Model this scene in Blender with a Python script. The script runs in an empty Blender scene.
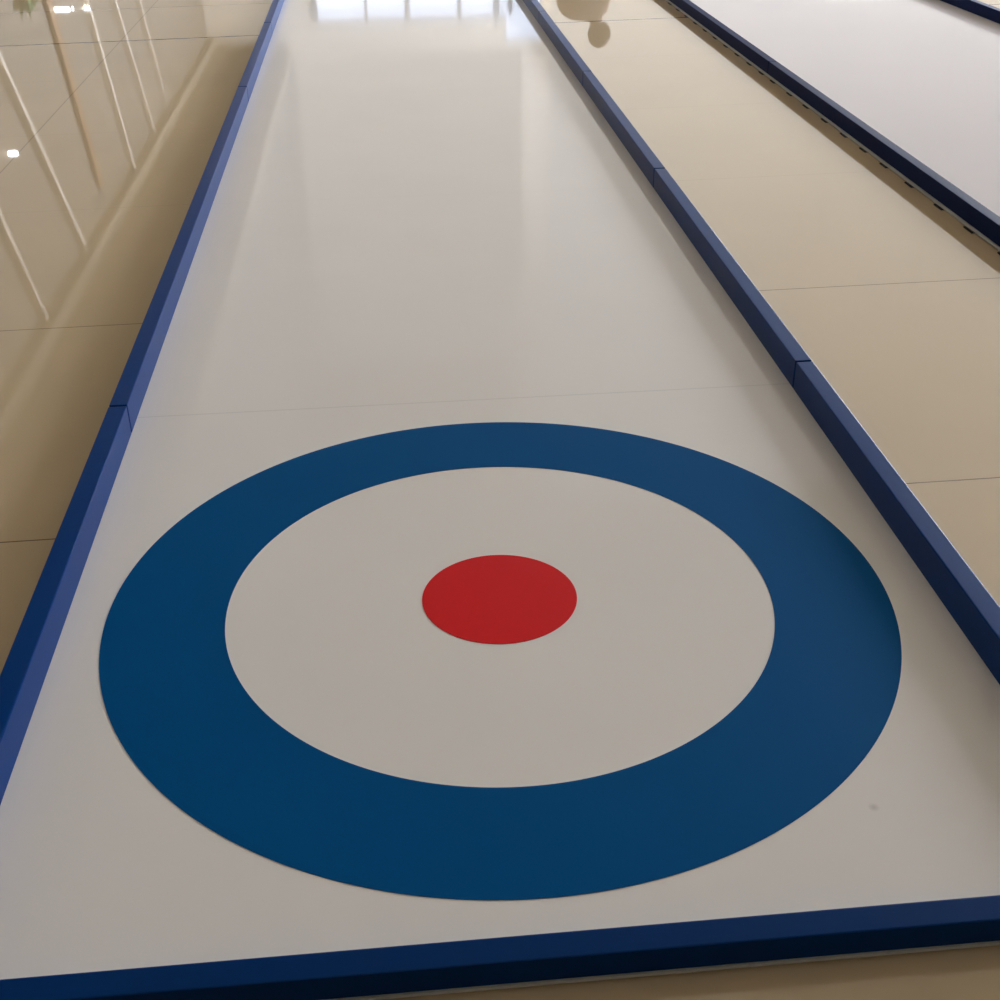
import bpy, bmesh, math, random
from mathutils import Vector, Matrix
U = 0.5          # metres per layout unit (one unit = radius of the blue ring)
random.seed(4)
COL = bpy.context.scene.collection
sc = bpy.context.scene

# ------------------------------------------------------------------ materials
def mat(name, col, rough=0.5, spec=0.5, coat=0.0, noise=0.0, nscale=6.0, bump=0.0, bscale=60.0, metal=0.0):
    m = bpy.data.materials.new(name); m.use_nodes = True
    nt = m.node_tree; b = nt.nodes['Principled BSDF']
    b.inputs['Base Color'].default_value = (*col, 1)
    b.inputs['Roughness'].default_value = rough
    b.inputs['Specular IOR Level'].default_value = spec
    b.inputs['Coat Weight'].default_value = coat
    b.inputs['Metallic'].default_value = metal
    geo = nt.nodes.new('ShaderNodeNewGeometry')
    n = nt.nodes.new('ShaderNodeTexNoise'); n.inputs['Scale'].default_value = nscale
    n.inputs['Detail'].default_value = 4
    nt.links.new(geo.outputs['Position'], n.inputs['Vector'])
    mix = nt.nodes.new('ShaderNodeMix'); mix.data_type = 'RGBA'
    mix.inputs['A'].default_value = (*[c * (1 - noise) for c in col], 1)
    mix.inputs['B'].default_value = (*[min(1, c * (1 + noise)) for c in col], 1)
    nt.links.new(n.outputs['Fac'], mix.inputs['Factor'])
    nt.links.new(mix.outputs['Result'], b.inputs['Base Color'])
    if bump:
        n2 = nt.nodes.new('ShaderNodeTexNoise'); n2.inputs['Scale'].default_value = bscale
        nt.links.new(geo.outputs['Position'], n2.inputs['Vector'])
        bp = nt.nodes.new('ShaderNodeBump'); bp.inputs['Strength'].default_value = bump
        bp.inputs['Distance'].default_value = 0.002
        nt.links.new(n2.outputs['Fac'], bp.inputs['Height']); nt.links.new(bp.outputs['Normal'], b.inputs['Normal'])
    return m

def lines(m, specs, col, frm):
    """thin joint lines drawn into a surface: specs = (axis, a, b, halfwidth, strength): |axis - a - b*other| < halfwidth (units)"""
    nt = m.node_tree; b = nt.nodes['Principled BSDF']
    src = b.inputs['Base Color'].links[0].from_socket
    geo = nt.nodes.new('ShaderNodeNewGeometry'); sep = nt.nodes.new('ShaderNodeSeparateXYZ')
    nt.links.new(geo.outputs['Position'], sep.inputs[0])
    def M(op, a, bb=None, c=None):
        n = nt.nodes.new('ShaderNodeMath'); n.operation = op
        for i, v in enumerate((a, bb, c)):
            if v is None: continue
            if isinstance(v, (int, float)): n.inputs[i].default_value = v
            else: nt.links.new(v, n.inputs[i])
        return n.outputs[0]
    acc = None
    for ax, a, s, w, k in specs:
        p, q = (sep.outputs['Y'], sep.outputs['X']) if ax == 'y' else (sep.outputs['X'], sep.outputs['Y'])
        d = M('ABSOLUTE', M('SUBTRACT', M('SUBTRACT', p, a * U), M('MULTIPLY', q, s)))
        f = M('MULTIPLY', M('LESS_THAN', d, w * U), k)
        acc = f if acc is None else M('MAXIMUM', acc, f)
    mix = nt.nodes.new('ShaderNodeMix'); mix.data_type = 'RGBA'
    nt.links.new(acc, mix.inputs['Factor']); nt.links.new(src, mix.inputs['A'])
    mix.inputs['B'].default_value = (*col, 1)
    nt.links.new(mix.outputs['Result'], b.inputs['Base Color'])
    return m

M_TILE = mat('beige_tile', (.68, .525, .33), .02, .5, noise=.05, nscale=2.2)
ys = [('y', .44, .012, .0028, .75), ('y', 2.04, .018, .0028, .6), ('y', 3.62, .03, .0025, .12), ('y', 5.2, .04, .0025, .12),
      ('y', 6.8, .05, .0028, .12), ('y', 8.33, .07, .015, .9), ('y', 10.0, .07, .006, .6), ('y', -1.16 - 1.6, 0, .0028, .7)]
ys += [('y', 10.0 + 1.6 * k, .05, .005, .6) for k in range(1, 4)]
ys += [('x', -2.32, 0, .004, .3), ('x', -3.92, 0, .004, .6), ('x', -5.5, 0, .004, .6), ('x', .88, 0, .004, .6), ('x', 2.5, 0, .004, .6)]
lines(M_TILE, ys, (.07, .05, .03), None)

SHEET = (.90, .85, .795)
M_SHEET = mat('white_playing_sheet', SHEET, .05, .3, noise=.03, nscale=3.0)
lines(M_SHEET, [('y', 1.17, .0, .0035, .16), ('y', 3.56, 0, .003, .05), ('y', 5.95, 0, .003, .05), ('y', 8.35, 0, .003, .05)], (.30, .27, .24), None)
def speck(m, x, y, r, k):
    nt = m.node_tree; b = nt.nodes['Principled BSDF']; src = b.inputs['Base Color'].links[0].from_socket
    geo = nt.nodes.new('ShaderNodeNewGeometry'); d = nt.nodes.new('ShaderNodeVectorMath'); d.operation = 'DISTANCE'
    nt.links.new(geo.outputs['Position'], d.inputs[0]); d.inputs[1].default_value = (x * U, y * U, SH_T * U)
    mr = nt.nodes.new('ShaderNodeMapRange'); nt.links.new(d.outputs['Value'], mr.inputs['Value'])
    mr.inputs['From Min'].default_value = 0; mr.inputs['From Max'].default_value = r * U
    mr.inputs['To Min'].default_value = k; mr.inputs['To Max'].default_value = 0
    mix = nt.nodes.new('ShaderNodeMix'); mix.data_type = 'RGBA'
    nt.links.new(mr.outputs['Result'], mix.inputs['Factor']); nt.links.new(src, mix.inputs['A'])
    mix.inputs['B'].default_value = (.2, .17, .16, 1)
    nt.links.new(mix.outputs['Result'], b.inputs['Base Color'])
SH_T = .004
speck(M_SHEET, 0.692, -.838, .013, .3)
M_SHEET2 = mat('white_playing_sheet_second', (.84, .78, .775), .02, .3, noise=.015, nscale=3.0)
M_SHEET2.node_tree.nodes['Principled BSDF'].inputs['IOR'].default_value = 1.15
M_SHEET.node_tree.nodes['Principled BSDF'].inputs['IOR'].default_value = 1.30
M_BLUE = mat('blue_vinyl', (.0003, .090, .268), .5, .02, noise=.04, nscale=2.5)
M_RED = mat('red_vinyl', (.78, .010, .015), .4, .07, noise=.03, nscale=4)
M_RAIL = mat('blue_rail_plastic', (.001, .044, .205), .3, .06, noise=.08, nscale=5, bump=.1, bscale=25)
M_RAILE = mat('navy_rail_plastic', (.001, .034, .150), .35, .05, noise=.08, nscale=5, bump=.1, bscale=25)
M_RAIL2 = mat('dark_blue_rail_plastic', (.008, .020, .085), .5, .04, noise=.08, nscale=5)
M_LIP = mat('grey_base_strip', (.66, .66, .60), .4, .4, noise=.15, nscale=30)
M_RUB = mat('black_rubber', (.01, .01, .01), .7, .2)
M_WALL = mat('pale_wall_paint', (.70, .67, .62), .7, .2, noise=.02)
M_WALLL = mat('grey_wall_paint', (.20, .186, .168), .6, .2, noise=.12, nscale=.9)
M_CEIL = mat('ceiling_paint', (.38, .345, .28), .8, .1, noise=.01)
M_FRAME = mat('white_frame_paint', (.85, .82, .78), .4, .4)
M_STRUT = mat('dull_frame_paint', (.66, .62, .56), .5, .3)
M_FRG = mat('grey_frame_paint', (.25, .26, .30), .4, .4)
M_BROWN = mat('brown_timber', (.26, .16, .09), .5, .3)
M_LEAF = mat('green_leaves', (.07, .20, .07), .6, .3)
M_CLOTH = mat('grey_brown_cloth', (.17, .13, .12), .9, .1)
M_SKIN = mat('skin', (.45, .27, .19), .6, .3)
M_HAIR = mat('dark_hair', (.03, .02, .018), .6, .3)
def glass(name, tint, gloss=0.0):
    m = bpy.data.materials.new(name); m.use_nodes = True
    n = m.node_tree; t = n.nodes.new('ShaderNodeBsdfTransparent'); t.inputs[0].default_value = (*tint, 1)
    g = n.nodes.new('ShaderNodeBsdfGlossy'); g.inputs['Roughness'].default_value = .02; x = n.nodes.new('ShaderNodeMixShader')
    x.inputs[0].default_value = gloss; n.links.new(t.outputs[0], x.inputs[1]); n.links.new(g.outputs[0], x.inputs[2])
    n.links.new(x.outputs[0], n.nodes['Material Output'].inputs[0]); return m
M_GLASS = glass('grey_glass', (.27, .278, .295), .02); M_GLASS1 = glass('tinted_glass', (.20, .192, .18)); M_GLASSFILL = glass('added_fill_glass', (.168, .157, .142)); M_GLASS2 = glass('clear_glass', (.95, .95, .95))
M_LAMP = bpy.data.materials.new('lamp_glow'); M_LAMP.use_nodes = True
_b = M_LAMP.node_tree.nodes['Principled BSDF']
_b.inputs['Emission Color'].default_value = (1, .95, .85, 1); _b.inputs['Emission Strength'].default_value = 14

# ------------------------------------------------------------------ mesh helpers (layout units in, metres out)
def box(bm, x0, x1, y0, y1, z0, z1):
    vs = [bm.verts.new((x, y, z)) for x in (x0, x1) for y in (y0, y1) for z in (z0, z1)]
    for f in ((0, 1, 3, 2), (4, 6, 7, 5), (0, 4, 5, 1), (2, 3, 7, 6), (0, 2, 6, 4), (1, 5, 7, 3)):
        bm.faces.new([vs[i] for i in f])
    return vs
def bar(bm, a, b, w, d):
    """square bar between two points; w along y, d along x"""
    a, b = Vector(a), Vector(b)
    vs = []
    for p in (a, b):
        for sx, sy in ((-1, -1), (1, -1), (1, 1), (-1, 1)):
            vs.append(bm.verts.new(p + Vector((sx * d / 2, sy * w / 2, 0))))
    for i in range(4):
        j = (i + 1) % 4; bm.faces.new((vs[i], vs[j], vs[4 + j], vs[4 + i]))
    bm.faces.new(vs[3::-1]); bm.faces.new(vs[4:])
def build(name, bm, m, parent=None, bevel=0, smooth=False, seg=2):
    bmesh.ops.recalc_face_normals(bm, faces=bm.faces)
    if bevel:
        bmesh.ops.bevel(bm, geom=list(bm.edges), offset=bevel, segments=seg, affect='EDGES', profile=.6)
    for v in bm.verts: v.co *= U
    if parent is not None:
        for v in bm.verts: v.co -= Vector(parent.location)
    me = bpy.data.meshes.new(name); bm.to_mesh(me); bm.free(); me.materials.append(m)
    if smooth:
        for p in me.polygons: p.use_smooth = True
    o = bpy.data.objects.new(name, me); COL.objects.link(o)
    if parent is not None: o.parent = parent
    return o
def thing(name, loc, label, cat, group=None):
    o = bpy.data.objects.new(name, None); COL.objects.link(o); o.empty_display_size = .05
    o.location = Vector(loc) * U; o['label'] = label; o['category'] = cat
    if group: o['group'] = group
    return o
def struct(name, bm, m, parent=None):
    o = build(name, bm, m, parent)
    if parent is None: o['kind'] = 'structure'
    return o
def bxs(*bs):
    bm = bmesh.new()
    for b in bs: box(bm, *b)
    return bm

# ------------------------------------------------------------------ fitted camera (layout units)
CAMX = dict(f=1242.156780, pitch=-0.530365, yaw=0.086683, roll=-0.014185, cx=-0.225262, cy=-2.639349, h=1.846379)
pi_, yw, rl = CAMX['pitch'], CAMX['yaw'], CAMX['roll']
F = Vector((math.sin(yw) * math.cos(pi_), math.cos(yw) * math.cos(pi_), math.sin(pi_)))
R0 = Vector((math.cos(yw), -math.sin(yw), 0)); U0 = R0.cross(F)
Rv = math.cos(rl) * R0 + math.sin(rl) * U0; Uv = -math.sin(rl) * R0 + math.cos(rl) * U0
cd = bpy.data.cameras.new('camera'); cam = bpy.data.objects.new('camera', cd); COL.objects.link(cam)
cd.sensor_fit = 'HORIZONTAL'; cd.sensor_width = 36; cd.lens = CAMX['f'] / 1000 * 36; cd.clip_start = .02; cd.clip_end = 200
mw = Matrix((Rv, Uv, -F)).transposed().to_4x4()
mw.translation = Vector((CAMX['cx'], CAMX['cy'], CAMX['h'])) * U
cam.matrix_world = mw
sc.camera = cam

# ------------------------------------------------------------------ room
XL, XR, YB, YF = -6.0, 20.0, -9.0, 42.0
XC, XD, ZD, ZL, ZH = -3.2, 4.0, 6.1, 18.0, 25.0
T = .3
struct('floor', bxs((XL - T, XR + T, YB - T, YF + T, -.3, 0)), M_TILE)
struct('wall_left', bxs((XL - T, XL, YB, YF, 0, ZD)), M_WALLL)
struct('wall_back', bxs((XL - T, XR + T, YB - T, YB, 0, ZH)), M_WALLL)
struct('ceiling', bxs((XL - T, XC, YB - T, YF + T, ZD, ZD + T)), M_CEIL)
struct('ceiling_middle', bxs((XC - T, XD, YB - T, YF + T, ZL, ZL + T)), M_CEIL).name = 'ceiling'
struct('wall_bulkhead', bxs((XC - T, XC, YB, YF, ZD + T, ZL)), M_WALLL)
struct('ceiling_high', bxs((XD - T, XR + T, YB - T, YF + T, ZH, ZH + T)), M_CEIL).name = 'ceiling'
struct('wall_bulkhead', bxs((XD - T, XD, YB, YF, ZL + T, ZH)), M_WALL)
# right wall with its long tall window
def wall_with_holes(axis, c0, c1, u0, u1, z0, z1, holes):
    """wall slab split around rectangular holes (ua, ub, za, zb)"""
    us = sorted({u0, u1, *[h[0] for h in holes], *[h[1] for h in holes]}); zs = sorted({z0, z1, *[h[2] for h in holes], *[h[3] for h in holes]})
    bs = []
    for a, b in zip(us, us[1:]):
        run = None
        for p, q in zip(zs, zs[1:]):
            mu, mz = (a + b) / 2, (p + q) / 2
            if any(h[0] < mu < h[1] and h[2] < mz < h[3] for h in holes):
                if run: bs.append(run)
                run = None
            else: run = (run[0], q) if run else (p, q)
            if run and q == z1: bs.append(run); run = None
            if bs and not isinstance(bs[-1][0], tuple) and len(bs[-1]) == 2:
                bs[-1] = ((a, b), bs[-1])
    out = []
    for (a, b), (p, q) in bs:
        out.append((c0, c1, a, b, p, q) if axis == 'x' else (a, b, c0, c1, p, q))
    return bxs(*out)
RW = [(15.0, 33.5, 4.5, 11.9), (7.0, 42.0, 12.1, 24.5), (34.5, 42.0, .3, 3.2), (33.8, 42.0, 4.5, 11.9)]          # right wall openings (y, z)
struct('wall_right', wall_with_holes('x', XR, XR + T, YB, YF, 0, ZH, RW), M_WALL)
FX0, FX1, FX2 = -2.35, 4.1, 5.3
FW = [(FX0, FX1, .8, 5.35), (FX1, FX2, .8, 6.15), (-3.1, 4.6, 6.4, 17.6), (5.6, 15.2, 2.6, 24.5), (15.2, 16.0, 5.2, 24.5), (16.0, 20.0, 5.2, 24.5), (15.4, 19.2, .3, 4.3)]  # big opening above the far window is added to brighten the far lane
struct('wall_front', wall_with_holes('y', YF, YF + T, XL, XR, 0, ZH, FW), M_WALL)
def frame(y0, y1, z0, z1):
    x = XR
    return bxs((x - .08, x, y0 - .1, y1, z0 - .1, z0), (x - .08, x, y0 - .1, y1, z1, z1 + .1), (x - .08, x, y0 - .1, y0, z0, z1))
for k, (h, g) in enumerate(zip(RW, (M_GLASS2, M_GLASS1, M_GLASS2, M_GLASS1))):
    w = struct('window_%d' % (k + 3), frame(*h), M_FRAME)
    struct('window_pane', bxs((XR + .1, XR + .14, h[0], h[1] + (.14 if h[1] == YF else 0), h[2], h[3])), g, w)
for k, h in enumerate(FW[2:]):
    a, b, c, d = h
    w = struct('window_%d' % (k + 7), bxs((a, b, YF - .05, YF, d, d + .1)), M_FRAME)
    struct('window_pane', bxs((a, b + (.1 if b == XR else 0), YF + .1, YF + .14, c, d)), M_GLASS2 if k == 4 else M_GLASSFILL if k == 0 else M_GLASS1, w)  # first pane here is the added one that fills light onto the lane
# far window whose lower part mirrors in the lane
fr = [(FX0, FX1, YF - .1, YF, 5.28, 5.4), (FX0, FX2, YF - .1, YF, 4.98, 5.04)]
for x, w in ((-.64, .05), (.74, .09), (2.5, .07), (3.75, .1), (4.23, .07), (-2.3, .05)):
    fr.append((x - w, x + w, YF - .15, YF - .02, .8, 5.3))
w2 = struct('window_1', bxs(*fr), M_FRG)
struct('window_pane', bxs((FX0, FX2, YF + .1, YF + .14, .8, 6.15)), M_GLASS, w2)
# left wall: cornice at the head of its leaning steel frames
struct('trim_1', bxs((XL, XL + .25, YB, YF, 5.78, ZD)), M_CEIL)
X1 = XL + .06
for a, b, w in (((17.4, 1.5), (20.6, 5.8), .16), ((24.0, 1.5), (26.2, 5.8), .17), ((26.4, 1.5), (29.4, 5.8), .13), ((29.2, 1.5), (31.8, 5.8), .11),
                ((15.2, 2.4), (17.2, 5.8), .14)):
    bm = bmesh.new(); bar(bm, (X1, a[0] - .2, a[1]), (X1, b[0] - .2, b[1]), w, .1)
    struct('trim_2', bm, M_STRUT)
bm = bmesh.new(); bar(bm, (X1, 20.9, 1.2), (X1, 22.6, 5.2), .34, .06)
struct('trim_3', bm, M_BROWN)
# ------------------------------------------------------------------ lamps on the left wall
def wall_lamp(y, z, w, label):
    t = thing('wall_lamp', (XL, y, z), label, 'lamp', 'wall lamps mirrored in the left tiles')
    build('lamp_housing', bxs((XL, XL + w + .02, y, y + .1, z - .05, z + .05)), M_FRG, t)
    build('diffuser', bxs((XL + .02, XL + w, y - .03, y, z - .035, z + .035)), M_LAMP, t)
wall_lamp(17.05, 3.1, .16, 'small white wall lamp mirrored as the lone bright spot in the left tiles')
wall_lamp(21.6, 1.73, .28, 'longest of three white wall lamps mirrored at top left of the tiles')
wall_lamp(22.5, 1.85, .14, 'middle of three white wall lamps mirrored at top left of the tiles')
wall_lamp(24.0, 2.07, .12, 'right one of three white wall lamps mirrored at top left of the tiles')
# potted plant by the left wall, mirrored green in the corner of the tiles
t = thing('potted_plant', (-5.45, 17.6, 0), 'green potted plant mirrored in the top left corner of the tiles', 'plant')
bm = bmesh.new(); n = 28; prof = [(.0, 0), (.20, 0), (.27, .5), (.30, .5), (.30, .54), (.24, .54), (.23, .44), (0, .44)]
rg = [[bm.verts.new((-5.45 + max(a, .001) * math.cos(6.2832 * i / n), 17.6 + max(a, .001) * math.sin(6.2832 * i / n), b)) for i in range(n)] for a, b in prof]
for A, B in zip(rg, rg[1:]):
    for i in range(n): bm.faces.new((A[i], A[(i + 1) % n], B[(i + 1) % n], B[i]))
build('pot', bm, M_FRAME, t, smooth=True)
bm = bmesh.new()
for k in range(90):
    az = random.uniform(0, 6.28); el = random.uniform(.25, 1.45); L = random.uniform(.5, .85)
    d = Vector((math.cos(az) * math.cos(el) * .55, math.sin(az) * math.cos(el), math.sin(el))); sd = Vector((-math.sin(az), math.cos(az), 0)) * .05
    b0 = Vector((-5.45, 17.6, .46)); pts = [b0, b0 + d * L * .5, b0 + d * L * .8 + Vector((0, 0, .02)), b0 + d * L + Vector((0, 0, -.05))]
    ws = (.15, 1, .8, .05); prev = None
    for p, w_ in zip(pts, ws):
        cur = (bm.verts.new(p - sd * w_), bm.verts.new(p + sd * w_))
        if prev: bm.faces.new((prev[0], prev[1], cur[1], cur[0]))
        prev = cur
o = build('foliage', bm, M_LEAF, t)

M_FILL = bpy.data.materials.new('fill_panel_glow'); M_FILL.use_nodes = True  # unseen panels added overhead to lift the shadow on the lane
_b = M_FILL.node_tree.nodes['Principled BSDF']
_b.inputs['Emission Color'].default_value = (1, .96, .90, 1); _b.inputs['Emission Strength'].default_value = 5.0
for x, where in ((-2.2, 'nearest the left wall'), (0, 'in the middle of three'), (2.2, 'farthest from the left wall')):
    t = thing('added_fill_panel', (x, 1.9, ZL), 'added square fill light panel above the ringed sheet, ' + where, 'lamp', 'added fill light panels')
    build('frame', bxs((x - .68, x + .68, 1.22, 2.58, ZL - .06, ZL)), M_FRG, t)
    build('diffuser', bxs((x - .62, x + .62, 1.28, 2.52, ZL - .08, ZL - .06)), M_FILL, t)

# ------------------------------------------------------------------ playing lane
WL, WR, H, WT = -1.104, 1.1196, .1029, .0579
YN, YE = -1.138, 16.0
t = thing('curling_sheet', (0, 0, 0), 'long white curling sheet with blue ring and red centre between the blue rails', 'curling sheet')
build('playing_surface', bxs((WL, WR, YN, YE, 0, SH_T)), M_SHEET, t)
def disc(r0, r1, z0, z1, n=256):
    bm = bmesh.new(); rings = []
    for r, z in ((r1, z0), (r1, z1), (r0, z1), (r0, z0)):
        if r < 1e-6: continue
        rings.append([bm.verts.new((r * math.cos(2 * math.pi * i / n) - .001, r * math.sin(2 * math.pi * i / n) - .0045, z)) for i in range(n)])
    m = len(rings)
    for k in range(m if m == 4 else 1):
        A, B = rings[k], rings[(k + 1) % m]
        for i in range(n):
            j = (i + 1) % n; bm.faces.new((A[i], A[j], B[j], B[i]))
    if m == 2: bm.faces.new(rings[1])
    return bm
o = build('target_ring', disc(.6985, 1.0, SH_T, SH_T + .0012), M_BLUE, t); o['label'] = 'blue outer target ring'
o = build('target_centre', disc(0, .2, SH_T, SH_T + .0012), M_RED, t); o['label'] = 'red centre spot'

def rail(y0, y1, x0, x1, h, m, label, group, lip=None, feet=(), conn=True):
    """one straight rail length; lip = side (-1/+1) of the outer base strip"""
    t = thing('edge_rail', ((x0 + x1) / 2, (y0 + y1) / 2, 0), label, 'rail', group)
    bm = bxs((x0, x1, y0 + .005, y1 - .005, .012 if lip else 0, h))
    build('rail_body', bm, m, t, bevel=.0035)
    if conn:
        build('connector', bxs((x0 + .008, x1 - .008, y1 - .005, y1 + .004, .004, h - .008)), M_RUB, t)
    if lip:
        xs = (x0 - .018, x0 + .02) if lip < 0 else (x1 - .02, x1 + .018)
        build('base_strip', bxs((*xs, y0 + .005, y1 - .005, .006, .012)), M_LIP, t)
        for fy in feet:
            fx = (x0 - .028, x0 + .016) if lip < 0 else (x1 - .016, x1 + .028)
            build('foot', bxs((*fx, fy - .045, fy + .045, 0, .006)), M_RUB, t)
    return t
LG, RG = 'blue edge rails of the ringed sheet', 'blue edge rails of the ringed sheet'
XLo = WL - WT
rail(YN - .041, 1.06, XLo, WL, H, M_RAIL, 'nearest length of blue rail along the left edge of the ringed sheet', LG)
rail(1.06, 5.80, XLo, WL, H, M_RAIL, 'middle length of blue rail along the left edge of the ringed sheet', LG)
rail(5.80, 8.22, XLo, WL, H, M_RAIL, 'short blue rail length between two dark joints, far left of ringed sheet', LG)
rail(8.22, YE, XLo, WL, H, M_RAIL, 'farthest blue rail length left of the ringed sheet, cut by photo top', LG)
XRo = WR + WT
rail(YN - .041, 1.135, WR, XRo, H, M_RAIL, 'nearest length of blue rail along the right edge of the ringed sheet', RG)
rail(1.135, 3.54, WR, XRo, H, M_RAIL, 'second nearest length of blue rail along the right edge of the ringed sheet', RG)
rail(3.54, 5.93, WR, XRo, H, M_RAIL, 'third nearest length of blue rail along the right edge of the ringed sheet', RG)
rail(5.93, 8.38, WR, XRo, H, M_RAIL, 'fourth blue rail length right of the ringed sheet, near photo top', RG)
rail(8.38, YE, WR, XRo, H, M_RAIL, 'farthest blue rail length right of the ringed sheet, cut by photo top', RG)
# near end rail (runs across)
HN = .075
t = thing('end_rail', (0, YN - .02, 0), 'dark blue rail running across the near end of the ringed sheet at the photo bottom', 'rail')
build('rail_body', bxs((WL, WR, YN - .056, YN, .010, HN - .008)), M_RAILE, t, bevel=.0035)
build('base_strip', bxs((WL, WR, YN - .060, YN - .02, .004, .010)), M_LIP, t)

# second lane on the right
X2, H2, W2 = 2.44, .096, .058
feet = [5.887, 5.50, 5.149, 4.783, 4.43, 4.10, 3.78, 3.42, 3.04, 2.69, 2.33, 1.97, 1.61]
f2 = [6.17, 6.49, 6.83, 7.17, 7.51, 7.85, 8.19, 8.53, 8.87, 9.21, 9.55, 9.9]
t = thing('curling_sheet', (3.7, 5, 0), 'plain white curling sheet at upper right between two dark blue rails', 'curling sheet')
build('playing_surface', bxs((X2 + W2, 4.86, YN, YE, 0, SH_T)), M_SHEET2, t)
rail(YN, 6.09, X2, X2 + W2, H2, M_RAIL2, 'near dark blue rail on black feet at left edge of plain sheet', 'dark blue edge rails of the plain sheet', -1, feet)
rail(6.09, YE, X2, X2 + W2, H2, M_RAIL2, 'far dark blue rail on black feet at left edge of plain sheet', 'dark blue edge rails of the plain sheet', -1, f2)
rail(YN, YE, 4.86, 4.92, H2, M_RAIL2, 'dark blue rail crossing the top right corner beyond the plain sheet', 'dark blue edge rails of the plain sheet')

# ------------------------------------------------------------------ the person mirrored in the tiles
def person(x, y):
    root = thing('person', (x, y, 0), 'person in dull brown clothes, head tilted sideways, mirrored in the tiles near the top', 'person')
    V, E, Rr = [], [], []
    def v(p, r, parent=None):
        V.append(Vector(p)); Rr.append(r)
        if parent is not None: E.append((parent, len(V) - 1))
        return len(V) - 1
    pel = v((0, 0, 1.55), .34)
    wa = v((0, 0, 1.85), .34, pel); ch = v((0, 0, 2.15), .38, wa); up = v((.04, -.02, 2.32), .26, ch)
    nk = v((.24, -.04, 2.46), .12, up); v((.32, -.05, 2.68), .20, nk)
    for s in (-1, 1):
        hip = v((.17 * s, 0, 1.45), .20, pel); kn = v((.18 * s, -.06, .85), .13, hip)
        an = v((.18 * s, .03, .14), .075, kn); v((.2 * s, -.22, .07), .07, an)
        sh = v((.40 * s, -.02, 2.26), .14, up); el = v((.50 * s, -.04, 1.72), .10, sh)
        wr = v((.42 * s, -.30, 1.36), .065, el); palm = v((.40 * s, -.40, 1.30), .06, wr)
        for k in range(4):
            f = v((.40 * s + (k - 1.5) * .035, -.47, 1.25), .019, palm)
            v((.40 * s + (k - 1.5) * .037, -.52, 1.17 + .015 * abs(k - 1)), .017, f)
        th = v((.34 * s, -.44, 1.31), .022, palm); v((.31 * s, -.50, 1.26), .018, th)
    me = bpy.data.meshes.new('body'); me.from_pydata([p * U for p in V], E, []); me.materials.append(M_CLOTH)
    o = bpy.data.objects.new('body', me); COL.objects.link(o); o.parent = root
    sk = o.modifiers.new('skin', 'SKIN'); sk.use_smooth_shade = True
    for i, r in enumerate(Rr): me.skin_vertices[0].data[i].radius = (r * U, r * U)
    me.skin_vertices[0].data[0].use_root = True
    ss = o.modifiers.new('sub', 'SUBSURF'); ss.levels = 1; ss.render_levels = 1
    bm = bmesh.new(); bmesh.ops.create_uvsphere(bm, u_segments=24, v_segments=16, radius=.235)
    for q in bm.verts:
        q.co.z *= 1.1
        if q.co.y < -.12 and q.co.z < .05: q.co.y = -.12
        q.co += Vector((.34, -.02, 2.76)) + Vector((x, y, 0))
    build('hair', bm, M_HAIR, root, smooth=True)
person(3.85, 23.5)

# ------------------------------------------------------------------ light: daylight through the windows
w = bpy.data.worlds.new('World'); sc.world = w; w.use_nodes = True
nt = w.node_tree; bg = nt.nodes['Background']
tc = nt.nodes.new('ShaderNodeTexCoord'); sp = nt.nodes.new('ShaderNodeSeparateXYZ'); nt.links.new(tc.outputs['Generated'], sp.inputs[0])
cr = nt.nodes.new('ShaderNodeValToRGB'); nt.links.new(sp.outputs['Z'], cr.inputs['Fac'])
cr.color_ramp.elements[0].position = 0; cr.color_ramp.elements[0].color = (.86, .90, .98, 1)
cr.color_ramp.elements[1].position = 1; cr.color_ramp.elements[1].color = (.80, .90, 1.05, 1)
nt.links.new(cr.outputs['Color'], bg.inputs['Color']); bg.inputs['Strength'].default_value = 25.0
def portal(name, loc, sx, sy, rot):
    l = bpy.data.lights.new(name, 'AREA'); l.shape = 'RECTANGLE'; l.size = sx * U; l.size_y = sy * U
    l.cycles.is_portal = True
    o = bpy.data.objects.new(name, l); COL.objects.link(o); o.location = Vector(loc) * U; o.rotation_euler = rot
RY = (0, math.pi / 2, 0); RX = (-math.pi / 2, 0, 0)
for a, b, c, d in RW: portal('daylight_portal', (XR + .16, (a + b) / 2, (c + d) / 2), d - c, b - a, RY)
portal('daylight_portal', ((FX0 + FX2) / 2, YF + .16, 3.4), FX2 - FX0, 5.6, RX)
for a, b, c, d in FW[2:]: portal('daylight_portal', ((a + b) / 2, YF + .16, (c + d) / 2), b - a, d - c, RX)

sc.view_settings.view_transform = 'Standard'; sc.view_settings.look = 'None'; sc.view_settings.gamma = 1
sc.view_settings.use_curve_mapping = False
sc.view_settings.exposure = 0.27
